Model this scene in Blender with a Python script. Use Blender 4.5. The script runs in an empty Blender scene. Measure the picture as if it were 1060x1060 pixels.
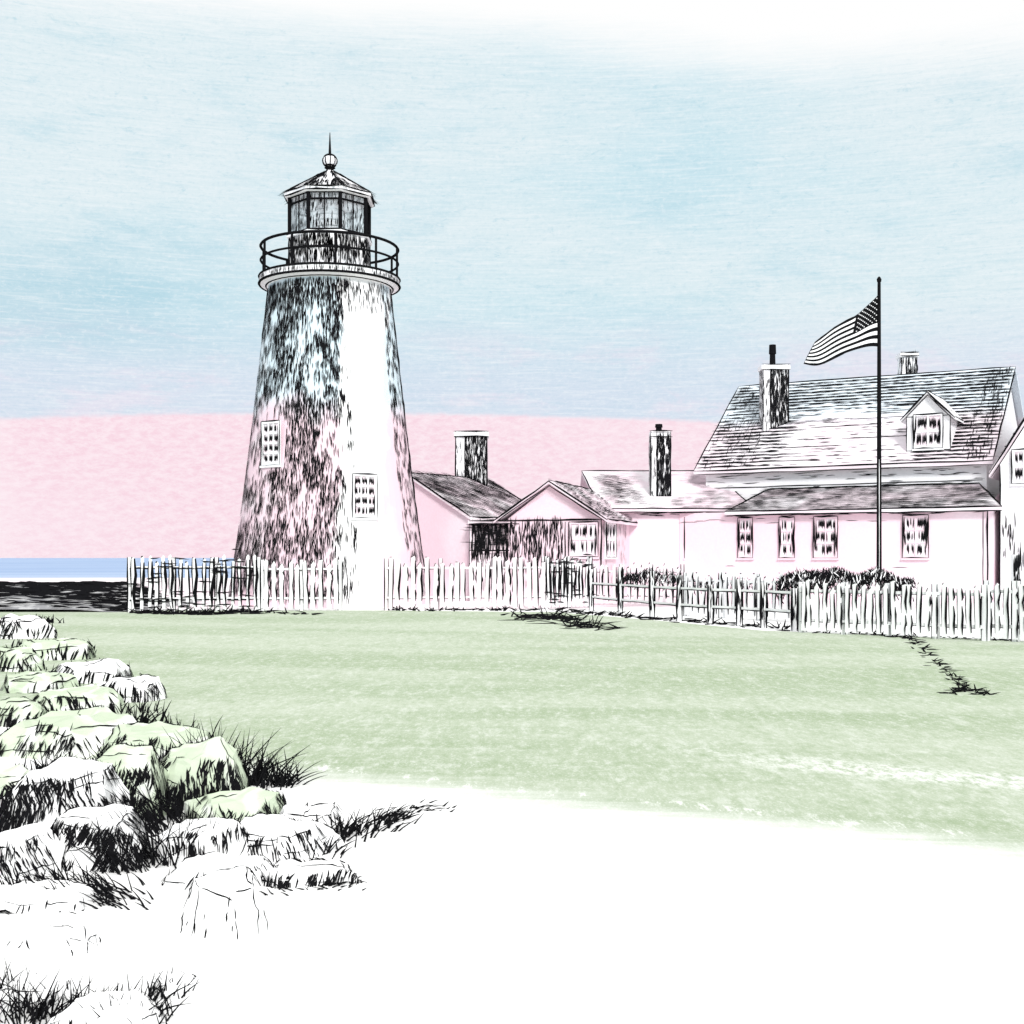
import bpy, bmesh, math, random
from mathutils import Vector, noise
random.seed(11)
F=1300.0; EYE=1.25
sc=bpy.context.scene; col=sc.collection
def V(*a): return Vector(a)
def S(px,py,d): return V((px-530)*d/F, d, EYE-(py-577)*d/F)
def gd(py): return EYE*F/(py-577)
def lin(c):
    r=[]
    for x in c:
        x/=255.0
        r.append(x/12.92 if x<=0.04045 else ((x+0.055)/1.055)**2.4)
    return r
# ---------------------------------------------------------------- nodes
class N:
    def __init__(s,tree): s.t=tree; s.t.nodes.clear()
    def n(s,typ,**k):
        nd=s.t.nodes.new(typ)
        for a,b in k.items(): setattr(nd,a,b)
        return nd
    def l(s,a,b): s.t.links.new(a,b)
    def put(s,sock,v):
        if hasattr(v,'is_output'): s.l(v,sock)
        else: sock.default_value=v
    def m(s,op,a,b=0.0,c=0.0,clamp=False):
        nd=s.n('ShaderNodeMath',operation=op); nd.use_clamp=clamp
        s.put(nd.inputs[0],a); s.put(nd.inputs[1],b)
        if len(nd.inputs)>2: s.put(nd.inputs[2],c)
        return nd.outputs[0]
    def ss(s,x,lo,hi,a=0.0,b=1.0):
        nd=s.n('ShaderNodeMapRange',interpolation_type='SMOOTHSTEP')
        s.put(nd.inputs[0],x)
        if lo>hi: lo,hi,a,b=hi,lo,b,a
        for i,v in zip((1,2,3,4),(lo,hi,a,b)): nd.inputs[i].default_value=v
        return nd.outputs[0]
    def mix(s,f,a,b):
        nd=s.n('ShaderNodeMix',data_type='RGBA')
        s.put(nd.inputs[0],f)
        for i,v in ((6,a),(7,b)):
            if hasattr(v,'is_output'): s.l(v,nd.inputs[i])
            else: nd.inputs[i].default_value=(*v[:3],1)
        return nd.outputs[2]
    def xyz(s,x,y,z=0.0):
        nd=s.n('ShaderNodeCombineXYZ')
        for i,v in enumerate((x,y,z)): s.put(nd.inputs[i],v)
        return nd.outputs[0]
    def mapv(s,v,sc,loc=(0,0,0),rot=(0,0,0)):
        nd=s.n('ShaderNodeMapping'); s.l(v,nd.inputs[0])
        nd.inputs[1].default_value=loc; nd.inputs[2].default_value=rot; nd.inputs[3].default_value=sc
        return nd.outputs[0]
    def noise(s,v,scale=1.0,detail=4.0,rough=0.55,dist=0.0):
        nd=s.n('ShaderNodeTexNoise'); s.l(v,nd.inputs['Vector'])
        nd.inputs['Scale'].default_value=scale; nd.inputs['Detail'].default_value=detail
        nd.inputs['Roughness'].default_value=rough; nd.inputs['Distortion'].default_value=dist
        return nd.outputs[0]
    def scale(s,c,v):
        nd=s.n('ShaderNodeVectorMath',operation='SCALE'); s.l(c,nd.inputs[0]); s.put(nd.inputs['Scale'],v); return nd.outputs[0]
    def diffuse(s,c):
        b=s.n('ShaderNodeBsdfDiffuse'); s.l(c,b.inputs[0]); o=s.n('ShaderNodeOutputMaterial'); s.l(b.outputs[0],o.inputs[0])
def newmat(name):
    m=bpy.data.materials.new(name); m.use_nodes=True; return m,N(m.node_tree)
def wash(name,a,b,scale=0.6,lo=0.42,hi=0.6,grain=14.0,gs=0.05,zc=None,zt=0,zw=.25):
    m,k=newmat(name)
    tc=k.n('ShaderNodeTexCoord').outputs['Object']
    n1=k.noise(tc,scale,3,0.5,0.6)
    c=k.mix(k.ss(n1,lo,hi),a,b)
    if zc:
        sp=k.n('ShaderNodeSeparateXYZ'); k.l(tc,sp.inputs[0])
        zz=k.m('ADD',sp.outputs[2],k.m('MULTIPLY',k.m('SUBTRACT',n1,0.5),.8))
        c=k.mix(k.ss(zz,zt-zw,zt+zw),c,zc)
    g=k.noise(tc,grain,3,0.6)
    k.diffuse(k.scale(c,k.ss(g,0.3,0.7,1-gs,1.0)))
    return m
def plain(name,c):
    m,k=newmat(name); tc=k.n('ShaderNodeTexCoord').outputs['Object']
    g=k.noise(tc,30,2,0.5); k.diffuse(k.mix(k.ss(g,0.3,0.7),c,[min(1,x*1.25) for x in c])); return m
INK=plain('ink_black',(0.008,0.008,0.009))
WHITE=wash('white_paint',(0.92,0.91,0.92),(0.90,0.91,0.92))
PINKW=wash('pink_wash_wall',(0.84,0.665,0.725),(0.87,0.78,0.82),0.35,0.45,0.68)
WINGW=wash('pink_wing_wall',(0.84,0.665,0.725),(0.88,0.80,0.84),0.3,0.46,0.7)
PINKR=wash('pink_wash_roof',(0.80,0.66,0.72),(0.84,0.78,0.81),0.5)
ROOFG=wash('shingle_roof_wash',(0.83,0.72,0.77),(0.84,0.80,0.83),0.4,zc=(0.72,0.79,0.84),zt=5.6)
STONE=wash('pale_granite',(0.95,0.95,0.945),(0.94,0.94,0.935),1.5,gs=.02)
STONEG=wash('mossy_granite',(0.56,0.64,0.49),(0.86,0.88,0.83),2.6,0.47,0.60)
DARKST=wash('dark_granite',(0.30,0.30,0.31),(0.5,0.5,0.5),3)
PANE=wash('window_pane',(0.84,0.72,0.77),(0.86,0.82,0.85),2)
def towermat():  # sky tint and a white highlight band are painted into the colour
    m,k=newmat('whitewashed_stone_highlit'); tc=k.n('ShaderNodeTexCoord').outputs['Object']
    sp=k.n('ShaderNodeSeparateXYZ'); k.l(tc,sp.inputs[0]); x,z=sp.outputs[0],sp.outputs[2]
    n=k.noise(tc,.9,4,.55,.5); nn=k.m('SUBTRACT',n,.5)
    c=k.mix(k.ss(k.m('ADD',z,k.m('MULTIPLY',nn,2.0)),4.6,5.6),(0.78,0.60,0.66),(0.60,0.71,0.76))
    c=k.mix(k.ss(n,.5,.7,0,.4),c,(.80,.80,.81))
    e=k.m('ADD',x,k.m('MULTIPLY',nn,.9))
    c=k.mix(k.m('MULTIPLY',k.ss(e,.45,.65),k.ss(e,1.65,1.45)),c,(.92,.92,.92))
    k.diffuse(c); return m
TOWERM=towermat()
# ---------------------------------------------------------------- mesh builder
class M:
    def __init__(s): s.v=[];s.f=[];s.m=[]
    def poly(s,pts,mat=0):
        i=len(s.v); s.v+= [Vector(p) for p in pts]; s.f.append(tuple(range(i,i+len(pts)))); s.m.append(mat)
    def faces(s,pts,fs,mat=0):
        i=len(s.v); s.v+=[Vector(p) for p in pts]
        for f in fs: s.f.append(tuple(i+j for j in f)); s.m.append(mat)
    def obox(s,o,u,v,w,mat=0):
        p=[o,o+u,o+u+v,o+v,o+w,o+u+w,o+u+v+w,o+v+w]
        s.faces(p,[(0,3,2,1),(4,5,6,7),(0,1,5,4),(1,2,6,5),(2,3,7,6),(3,0,4,7)],mat)
    def slab(s,pts,t,mat=0):
        n=len(pts); p=[Vector(q) for q in pts]; p+= [q+t for q in p]
        fs=[tuple(range(n)),tuple(range(2*n-1,n-1,-1))]+[(i,n+i,n+(i+1)%n,(i+1)%n) for i in range(n)]
        s.faces(p,fs,mat)
    def tube(s,pts,rad,seg=5,mat=1,closed=False):
        n=len(pts); i0=len(s.v)
        for i,p in enumerate(pts):
            p=Vector(p)
            if closed: t=(Vector(pts[(i+1)%n])-Vector(pts[i-1]))
            else: t=Vector(pts[min(i+1,n-1)])-Vector(pts[max(i-1,0)])
            if t.length<1e-9: t=V(0,0,1)
            t.normalize()
            a=t.cross(V(0,0,1)) if abs(t.z)<0.9 else t.cross(V(1,0,0))
            a.normalize(); b=t.cross(a)
            r=rad[i] if isinstance(rad,(list,tuple)) else rad
            for j in range(seg):
                g=2*math.pi*j/seg; s.v.append(p+a*math.cos(g)*r+b*math.sin(g)*r)
        for i in range(n if closed else n-1):
            for j in range(seg):
                k=(i+1)%n
                s.f.append((i0+i*seg+j,i0+i*seg+(j+1)%seg,i0+k*seg+(j+1)%seg,i0+k*seg+j)); s.m.append(mat)
        if not closed:
            s.f.append(tuple(i0+j for j in range(seg))); s.m.append(mat)
            s.f.append(tuple(i0+(n-1)*seg+j for j in range(seg))[::-1]); s.m.append(mat)
    def line(s,a,b,w,wob=0.25,mat=1):
        a=Vector(a);b=Vector(b); L=(b-a).length; n=max(3,min(14,int(L/(w*14))+2))
        pts=[];rs=[]
        for i in range(n+1):
            t=i/n; p=a.lerp(b,t)+V(random.uniform(-1,1),0,random.uniform(-1,1))*w*wob*(0 if i in(0,n) else 1)
            pts.append(p); rs.append(w/2*random.uniform(0.6,1.15)*(0.4 if i in(0,n) else 1))
        s.tube(pts,rs,4,mat)
    def stroke(s,p,d,n,L,w,mat=1,bend=0.06):
        d=Vector(d).normalized(); n=Vector(n).normalized(); q=n.cross(d).normalized()
        c=q*L*random.uniform(-bend,bend)
        a=p-d*L*.5; e=p+d*L*.5; m1=p-d*L*.2+c; m2=p+d*L*.18+c; h=q*w*.5
        s.poly([a,m1-h,m2-h*.8,e,m2+h*.8,m1+h],mat)
    def hatch(s,a,b,c,d,count,dv,L,w,mask=None,off=0.02,jit=0.06):
        a,b,c,d=map(Vector,(a,b,c,d)); n=(b-a).cross(d-a)
        if n.length<1e-9: return
        n.normalize()
        if n.dot(V(0,-1,0.6))<0: n=-n
        dv=Vector(dv); dv=(dv-n*dv.dot(n)).normalized(); q=n.cross(dv)
        k=0;tr=0
        while k<count and tr<count*12:
            tr+=1
            u=random.random();v=random.random()
            if mask and random.random()>mask(u,v): continue
            p=a.lerp(b,u).lerp(d.lerp(c,u),v)
            l=L*random.uniform(.5,1.35)
            s.stroke(p+n*off*random.uniform(.6,1.1),dv+q*random.uniform(-jit,jit),n,l,w*random.uniform(.45,1.2)); k+=1
    def build(s,name,parent=None,mats=(WHITE,INK),base=None,smooth=False,**props):
        o0=Vector(base) if base is not None else V(0,0,0)
        me=bpy.data.meshes.new(name); me.from_pydata([tuple(v-o0) for v in s.v],[],s.f)
        for m in mats: me.materials.append(m)
        me.polygons.foreach_set('material_index',s.m)
        if smooth: me.polygons.foreach_set('use_smooth',[True]*len(s.f))
        me.update()
        o=bpy.data.objects.new(name,me); col.objects.link(o)
        if parent is not None: o.parent=parent
        elif base is not None: o.location=o0
        for k,v in props.items(): o[k]=v
        return o
def thing(name,base,label,cat,group=None):
    e=bpy.data.objects.new(name,None); e.empty_display_size=.3; e.location=base; col.objects.link(e)
    e['label']=label; e['category']=cat
    if group: e['group']=group
    return e
def nz(x,y,z=0): return noise.noise(V(x,y,z))
def clamp(x,a=0,b=1): return max(a,min(b,x))
# ---------------------------------------------------------------- sky
w=bpy.data.worlds.new("World"); sc.world=w; w.use_nodes=True; k=N(w.node_tree)
d=k.n('ShaderNodeTexCoord').outputs['Generated']
sp=k.n('ShaderNodeSeparateXYZ'); k.l(d,sp.inputs[0]); X,Y,Z=sp.outputs
hl=k.m('SQRT',k.m('ADD',k.m('MULTIPLY',X,X),k.m('MULTIPLY',Y,Y)))
h=k.m('DIVIDE',Z,k.m('MAXIMUM',hl,0.05))
az=k.m('ARCTAN2',X,Y)
C=k.xyz(az,h,0.0)
big=k.noise(k.mapv(C,(2.2,7.0,1),(3.3,1.2,0)),1,3,0.5,0.4)
blot=k.noise(k.mapv(C,(9,26,1),(1.3,7,0)),1,7,0.7,0.3)
fib=k.noise(k.mapv(C,(22,420,1),rot=(0,0,0.03)),1,5,0.72,0.3)
fib2=k.noise(k.mapv(C,(60,260,1),rot=(0,0,-0.06)),1,4,0.7,0.5)
fine=k.noise(k.mapv(C,(100,240,1),rot=(0,0,-0.5)),1,5,0.75)
grain=k.noise(k.mapv(C,(230,330,1)),1,4,0.75)
dots=k.noise(k.mapv(C,(60,130,1)),1,5,0.78,0.6)
c0=k.mix(k.ss(big,0.36,0.66),lin((225,239,244)),lin((206,232,241)))
c0=k.mix(k.ss(blot,0.50,0.70,0,.5),c0,lin((182,219,232)))
c0=k.mix(k.ss(dots,0.56,0.72,0,.5),c0,lin((168,210,225)))
lav=k.m('MULTIPLY',k.ss(h,0.21,0.125),0.8)
c0=k.mix(lav,c0,lin((216,225,241)))
bl2=k.m('MULTIPLY',k.m('MULTIPLY',k.ss(az,-0.12,-0.34),k.m('MULTIPLY',k.ss(h,0.27,0.2),k.ss(h,0.14,0.17))),k.ss(blot,.3,.6,.2,.7))
c0=k.mix(bl2,c0,lin((176,214,229)))
pkt=k.m('MULTIPLY',k.m('MULTIPLY',k.ss(h,0.20,0.14),k.ss(blot,0.48,0.62)),.7)
c0=k.mix(pkt,c0,lin((236,229,242)))
c0=k.mix(k.ss(fib,0.46,0.74,0,0.5),c0,lin((244,249,252)))
c0=k.mix(k.ss(fib2,0.5,0.78,0,0.4),c0,lin((240,247,251)))
c0=k.mix(k.ss(fib,0.48,0.28,0,0.30),c0,lin((178,214,228)))
c0=k.mix(k.ss(grain,0.5,0.72,0,0.4),c0,lin((244,249,252)))
c0=k.mix(k.ss(grain,0.48,0.3,0,0.25),c0,lin((180,212,226)))
edge=k.m('ADD',h,k.m('ADD',k.m('MULTIPLY',k.m('SUBTRACT',big,0.5),0.12),k.ss(az,0.02,0.40,0,0.055)))
edge=k.m('ADD',edge,k.m('ADD',k.m('MULTIPLY',k.m('SUBTRACT',fib,0.5),0.02),k.m('MULTIPLY',k.m('SUBTRACT',blot,0.5),0.03)))
wh=k.ss(edge,0.375,0.455)
c0=k.mix(wh,c0,(1.0,1.0,1.0))
pk=k.mix(k.ss(fine,0.32,0.68),lin((248,214,227)),lin((254,236,243)))
pk=k.mix(k.ss(grain,0.48,0.70,0,.5),pk,lin((255,240,246)))
pk=k.mix(k.ss(big,0.4,0.7,0,0.4),pk,lin((252,236,244)))
pk=k.mix(k.ss(az,-.36,-.405,0,.3),pk,lin((255,245,248)))
pe=k.m('ADD',h,k.m('ADD',k.m('MULTIPLY',k.m('SUBTRACT',big,0.5),0.010),k.m('MULTIPLY',k.m('SUBTRACT',fine,0.5),0.004)))
pe=k.m('ADD',pe,k.m('ADD',k.m('MULTIPLY',k.m('MULTIPLY',az,az),0.125),k.m('MULTIPLY',az,0.018)))
c1=k.mix(k.ss(pe,0.1112,0.1160),pk,c0)
c1=k.mix(k.ss(h,0.0,-0.05),c1,(0.95,0.95,0.95))
c1=k.mix(k.ss(h,0.6,1.0),c1,(1.15,1.15,1.15))
bg=k.n('ShaderNodeBackground'); k.l(c1,bg.inputs[0]); bg.inputs[1].default_value=1.0
o=k.n('ShaderNodeOutputWorld'); k.l(bg.outputs[0],o.inputs[0])
sun=bpy.data.lights.new('sun','SUN'); sun.energy=2.8; sun.angle=math.radians(12); sun.color=(1,.99,.98)
so=bpy.data.objects.new('sun',sun); col.objects.link(so)
so.rotation_euler=V(-0.18,0.85,-0.52).to_track_quat('-Z','Y').to_euler()
# ---------------------------------------------------------------- camera
cam=bpy.data.cameras.new('camera'); co=bpy.data.objects.new('camera',cam); col.objects.link(co)
co.location=(0,0,EYE); co.rotation_euler=(math.radians(90),0,0)
cam.sensor_width=36; cam.lens=36*F/1060; cam.shift_y=47/1060; cam.clip_end=20000; sc.camera=co
# ---------------------------------------------------------------- ground, lawn, sea
def groundmat():
    m,k=newmat('bare_pale_ground')
    p=k.n('ShaderNodeNewGeometry').outputs['Position']
    s=k.n('ShaderNodeSeparateXYZ'); k.l(p,s.inputs[0])
    n=k.noise(p,0.25,3,0.5)
    f=k.m('MULTIPLY',k.ss(s.outputs[1],29.5,32),k.ss(n,0.4,0.6,0.3,0.9))
    c=k.mix(f,(0.93,0.93,0.92),(0.84,0.68,0.74))
    g=k.noise(p,25,3,0.6); c=k.mix(k.ss(g,0.3,0.7,0,0.08),c,(0.82,0.82,0.81))
    k.diffuse(c); return m
def lawnmat():
    m,k=newmat('pale_green_lawn')
    p=k.n('ShaderNodeNewGeometry').outputs['Position']
    s=k.n('ShaderNodeSeparateXYZ'); k.l(p,s.inputs[0]); x,y=s.outputs[0],s.outputs[1]
    ly=k.m('LOGARITHM',k.m('MAXIMUM',y,1.0),2.0)
    q=k.xyz(x,k.m('ADD',k.m('MULTIPLY',ly,5.0),k.m('MULTIPLY',x,0.10)),0.0)
    band=k.noise(k.mapv(q,(0.13,0.9,1),(4,2.2,0)),1,3,0.5,0.3)
    str_=k.noise(k.mapv(q,(0.5,5,1)),1,4,0.6,0.2)
    g0=k.noise(k.mapv(p,(6,1.5,1)),1,6,0.8); g1=k.noise(k.mapv(p,(18,7,1)),1,5,0.8); g2=k.noise(k.mapv(p,(70,30,1)),1,3,0.75)
    c=k.mix(k.ss(band,0.38,0.62),lin((178,194,163)),lin((201,212,189)))
    c=k.mix(k.ss(str_,0.55,0.75,0,0.25),c,lin((220,227,212)))
    c=k.mix(k.ss(g0,0.5,0.66,0,0.6),c,lin((228,234,221)))
    c=k.mix(k.ss(g1,0.5,0.66,0,0.65),c,lin((233,238,227)))
    c=k.mix(k.ss(g2,0.5,0.68,0,0.6),c,lin((232,237,226)))
    c=k.mix(k.ss(g1,0.48,0.34,0,0.45),c,lin((160,180,144)))
    c=k.mix(k.ss(g0,0.48,0.34,0,0.4),c,lin((162,182,146)))
    e=k.m('ADD',k.m('MULTIPLY',k.m('ADD',x,1.1),0.56),k.m('SUBTRACT',y,6.75))
    en=k.m('ADD',e,k.m('MULTIPLY',k.m('SUBTRACT',str_,0.5),0.8))
    en=k.m('ADD',en,k.m('MULTIPLY',k.m('SUBTRACT',g1,0.5),0.8))
    fade=k.ss(en,-0.15,0.85)
    e2=k.m('ADD',e,k.m('MULTIPLY',k.m('SUBTRACT',band,0.5),0.8))
    dab=k.m('MULTIPLY',k.m('MULTIPLY',k.ss(e2,2.0,2.3),k.ss(e2,2.9,2.55)),k.m('MULTIPLY',k.ss(x,0.8,2.2),k.ss(g1,0.38,0.6)))
    dab2=k.m('MULTIPLY',k.m('MULTIPLY',k.ss(e2,.5,.6),k.ss(e2,.8,.7)),k.ss(g0,0.5,0.62))
    f=k.m('MULTIPLY',fade,k.m('SUBTRACT',1.0,k.m('MULTIPLY',k.m('MAXIMUM',dab,dab2),0.55)))
    c=k.mix(f,(0.93,0.93,0.92),k.scale(c,0.80))
    k.diffuse(c); return m
def seamat():
    m,k=newmat('blue_sea')
    p=k.n('ShaderNodeNewGeometry').outputs['Position']
    n=k.noise(k.mapv(p,(0.004,0.02,1)),1,4,0.6); n2=k.noise(k.mapv(p,(0.05,0.3,1)),1,4,0.6)
    c=k.mix(k.ss(n,0.35,0.65),lin((138,162,198)),lin((168,186,212)))
    c=k.mix(k.ss(n2,0.5,0.75,0,0.4),c,lin((196,208,226)))
    b=k.n('ShaderNodeBsdfPrincipled'); k.l(c,b.inputs['Base Color']); b.inputs['Roughness'].default_value=0.75; b.inputs['Specular IOR Level'].default_value=0.1
    o=k.n('ShaderNodeOutputMaterial'); k.l(b.outputs[0],o.inputs[0]); return m
g=M(); sh=[]
for i in range(61):
    x=-70+i*3.5; sh.append(V(x,77+2*nz(x*.15,0)+ (0 if x<20 else (x-20)*.3),0))
poly=[V(-70,-40,0),V(140,-40,0)]+sh[::-1]
g.poly(poly); n=len(poly)
for i in range(n):
    a=poly[i];b=poly[(i+1)%n]; g.poly([a,a+V(0,0,-4),b+V(0,0,-4),b])
g.build('ground',mats=(groundmat(),),kind='structure')
l=M(); lp=[(-12.5,31),(-9.6,21),(-6.2,14.5),(-4.2,10.5),(-2.6,8.2),(-1.85,7.3),(-1.2,6.2),(0.2,5.0),(2.2,3.6),(6,1.0),(20,-2),(45,4),(38,14),(12.0,17.6),(7.7,18.6),(4.2,21.5),(3.0,24.5),(1.0,28.6),(-3,29.5),(-8,29.6)]
top=[V(x,y,0.004) for x,y in lp]; l.poly(top)
for i in range(len(top)):
    a,b=top[i],top[(i+1)%len(top)]; q=V((b-a).y,-(b-a).x,0).normalized()*.12+V(0,0,-.008)
    l.poly([a,a+q,b+q,b])
l.build('lawn',mats=(lawnmat(),),kind='structure')
s_=M(); s_.poly([V(-9000,-3000,-3),V(9000,-3000,-3),V(9000,9000,-3),V(-9000,9000,-3)]); s_.build('sea',mats=(seamat(),),kind='structure')
# ---------------------------------------------------------------- lighthouse
TB=V((341.5-530)*34/F,34,0); ZT=8.5
def R(z):
    t=1-z/8.49; return 1.64+0.92*t+0.15*t**3
def T(th,z,r): return TB+V(math.sin(th)*r,-math.cos(th)*r,z)
def ring(mb,r,z,w,n=48): mb.tube([T(2*math.pi*i/n,z,r) for i in range(n)],w,5,1,True)
def revolve(mb,prof,seg=56,mat=0,cap=True,ph=0):
    i0=len(mb.v)
    for r,z in prof:
        for j in range(seg): mb.v.append(T(2*math.pi*j/seg+ph,z,r))
    for i in range(len(prof)-1):
        for j in range(seg):
            mb.f.append((i0+i*seg+j,i0+i*seg+(j+1)%seg,i0+(i+1)*seg+(j+1)%seg,i0+(i+1)*seg+j)); mb.m.append(mat)
    if cap:
        mb.f.append(tuple(i0+j for j in range(seg))[::-1]); mb.m.append(mat)
        mb.f.append(tuple(i0+(len(prof)-1)*seg+j for j in range(seg))); mb.m.append(mat)
LH=thing('lighthouse',TB,'tapered whitewashed stone lighthouse with black lantern behind picket fence','lighthouse')
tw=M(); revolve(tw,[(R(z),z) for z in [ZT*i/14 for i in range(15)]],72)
wins=[(-0.60,1.25+(577-457)*.93/38.24,.66,1.14),(0.52,1.25+(577-513)*.93/38.24,.68,1.12)]
def dens(a,z):  # stroke density draws the tower's shade: heavy at left, bare at right
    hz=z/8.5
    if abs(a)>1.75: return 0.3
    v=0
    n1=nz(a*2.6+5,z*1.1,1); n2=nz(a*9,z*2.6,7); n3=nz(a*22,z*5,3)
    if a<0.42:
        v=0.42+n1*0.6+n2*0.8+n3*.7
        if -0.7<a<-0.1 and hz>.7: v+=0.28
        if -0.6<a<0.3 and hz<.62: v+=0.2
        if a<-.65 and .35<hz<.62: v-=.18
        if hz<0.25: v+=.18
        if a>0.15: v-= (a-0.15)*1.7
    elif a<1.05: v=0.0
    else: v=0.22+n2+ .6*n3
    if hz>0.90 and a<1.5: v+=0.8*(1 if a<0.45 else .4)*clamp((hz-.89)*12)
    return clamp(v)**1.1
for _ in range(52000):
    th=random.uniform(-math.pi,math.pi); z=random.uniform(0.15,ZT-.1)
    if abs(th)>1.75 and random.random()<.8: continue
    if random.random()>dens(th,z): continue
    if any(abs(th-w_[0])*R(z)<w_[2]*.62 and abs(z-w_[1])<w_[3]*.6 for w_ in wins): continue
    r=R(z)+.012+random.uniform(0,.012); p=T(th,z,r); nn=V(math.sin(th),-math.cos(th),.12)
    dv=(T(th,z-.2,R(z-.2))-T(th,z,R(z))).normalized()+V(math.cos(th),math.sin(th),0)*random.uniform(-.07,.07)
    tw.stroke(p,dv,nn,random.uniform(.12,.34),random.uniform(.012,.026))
for th in (-1.53,1.53,-1.47):
    for z0 in [i*.7 for i in range(13)]:
        if z0>ZT-.1 or (th==-1.47 and random.random()<.4): continue
        z1=min(z0+.72,ZT); tw.line(T(th,z0,R(z0)+.01),T(th,z1,R(z1)+.01),.05)
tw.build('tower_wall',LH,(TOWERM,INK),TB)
dk=M(); revolve(dk,[(1.66,ZT),(1.84,8.57),(1.88,8.59),(1.88,8.78),(1.80,8.81)],56)
ring(dk,1.885,8.78,.03);ring(dk,1.885,8.59,.035);ring(dk,1.70,8.53,.03)
for i in range(460):
    th=random.uniform(-math.pi,math.pi); dk.stroke(T(th,8.68+random.uniform(-.05,.05),1.895),V(0,0,1),V(math.sin(th),-math.cos(th),0),.12,.018)
dk.build('gallery_deck',LH,(WHITE,INK),TB)
rl=M()
for z,wd in ((9.60,.04),(9.22,.032)): ring(rl,1.84,z,wd)
for i in range(10):
    th=2*math.pi*(i+.35)/10; rl.tube([T(th,8.78,1.84),T(th,9.60,1.84)],.035,6)
rl.build('gallery_railing',LH,(WHITE,INK),TB)
lr=M(); ph=math.pi/8
revolve(lr,[(1.12,8.78),(1.12,9.78),(1.18,9.8),(1.18,9.86),(1.05,9.86)],8,0,True,ph)
for j in range(8):
    a0=2*math.pi*j/8+ph;a1=a0+math.pi/4
    A,B=T(a0,8.85,1.125),T(a1,8.85,1.125); up=V(0,0,.92)
    nn=V(math.sin((a0+a1)/2),-math.cos((a0+a1)/2),0)
    for i in range(270):
        u=random.random();v=random.random()**.8
        if v<.2 and random.random()<.5: continue
        lr.stroke(A.lerp(B,u)+up*v+nn*.012,V(0,0,1)+nn.cross(V(0,0,1))*random.uniform(-.04,.04),nn,random.uniform(.12,.3),random.uniform(.016,.032))
    lr.line(A,A+up,.045)
    lr.line(T(a0,9.86,1.18),T(a1,9.86,1.18),.045); lr.line(T(a0,9.45,1.13),T(a1,9.45,1.13),.03)
lr.build('lantern_parapet',LH,(WHITE,INK),TB)
mu=M()
for j in range(8):
    a0=2*math.pi*j/8+ph;a1=a0+math.pi/4
    mu.tube([T(a0,9.86,1.1),T(a0,10.9,1.1)],.055,6)
    q0=T(a0,9.86,1.1).lerp(T(a1,9.86,1.1),.5); mu.tube([q0,q0+V(0,0,1.04)],.02,5)
    for z in (9.88,10.68,10.86): mu.tube([T(a0,z,1.1),T(a1,z,1.1)],.03,5)
mu.build('lantern_glazing_bars',LH,(WHITE,INK),TB)
gl=M(); revolve(gl,[(1.07,9.87),(1.07,10.85)],8,0,False,ph)
gm,kk=newmat('lantern_glass')
tr=kk.n('ShaderNodeBsdfTransparent'); df=kk.n('ShaderNodeBsdfPrincipled'); df.inputs['Base Color'].default_value=(.70,.78,.82,1)
mx=kk.n('ShaderNodeMixShader'); nn_=kk.noise(kk.n('ShaderNodeTexCoord').outputs['Object'],3,3); kk.l(kk.ss(nn_,.4,.6,.2,.5),mx.inputs[0]); kk.l(tr.outputs[0],mx.inputs[1]); kk.l(df.outputs[0],mx.inputs[2])
oo=kk.n('ShaderNodeOutputMaterial'); kk.l(mx.outputs[0],oo.inputs[0])
for j in range(8):
    a0=2*math.pi*j/8+ph;a1=a0+math.pi/4; nn=V(math.sin((a0+a1)/2),-math.cos((a0+a1)/2),0)
    for i in range(80):
        u=random.random(); A=T(a0,10.8,1.085).lerp(T(a1,10.8,1.085),u)
        zz_=random.random()**1.7*.85
        if random.random()<.25: zz_=.7+random.random()*.2
        gl.stroke(A-V(0,0,zz_),V(.06,0,1),nn,random.uniform(.1,.3),.022)
gl.build('lantern_glass',LH,(gm,INK),TB)
ln=M(); revolve(ln,[(.1,9.86),(.3,9.95),(.42,10.15),(.46,10.35),(.42,10.55),(.3,10.72),(.1,10.8)],16)
for z in (10.0,10.15,10.3,10.45,10.6): ring(ln,.45-.9*(z-10.35)**2*1.2,z,.018,16)
ln.build('lens',LH,(WHITE,INK),TB)
rf=M(); prof=[(1.2,10.86),(1.25,10.9),(1.25,10.99),(0.62,11.38),(0.16,11.66),(.1,11.72)]
revolve(rf,prof,8,0,True,ph)
for j in range(8):
    a0=2*math.pi*j/8+ph;a1=a0+math.pi/4
    P0,P1,P2,P3=T(a0,10.99,1.25),T(a1,10.99,1.25),T(a1,11.66,.16),T(a0,11.66,.16)
    am=(a0+a1)/2; nn=V(math.sin(am)*.5,-math.cos(am)*.5,.85).normalized()
    dv=T(am,11.66,.16)-T(am,10.99,1.25)
    for i in range(115):
        u=random.random()**2*.55;v=random.random()**1.2
        if random.random()<.35: u=1-u*.6
        if random.random()<.2: u=random.random(); v=random.random()*.3
        p=P0.lerp(P1,u).lerp(P3.lerp(P2,u),v)+nn*.03
        rf.stroke(p,dv+ (P1-P0)*(.5-u)*.5,nn,random.uniform(.2,.45),random.uniform(.02,.04),bend=.03)
    rf.line(P0,T(a0,11.38,.64),.06); rf.line(T(a0,11.38,.64),P3,.06)
    rf.line(T(a0,10.99,1.26),T(a1,10.99,1.26),.055); rf.line(T(a0,10.89,1.26),T(a1,10.89,1.26),.05)
rf.build('lantern_roof',LH,(WHITE,INK),TB)
fn=M(); revolve(fn,[(.1,11.66),(.1,11.76),(.15,11.79),(.06,11.84)],20,1)
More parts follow.
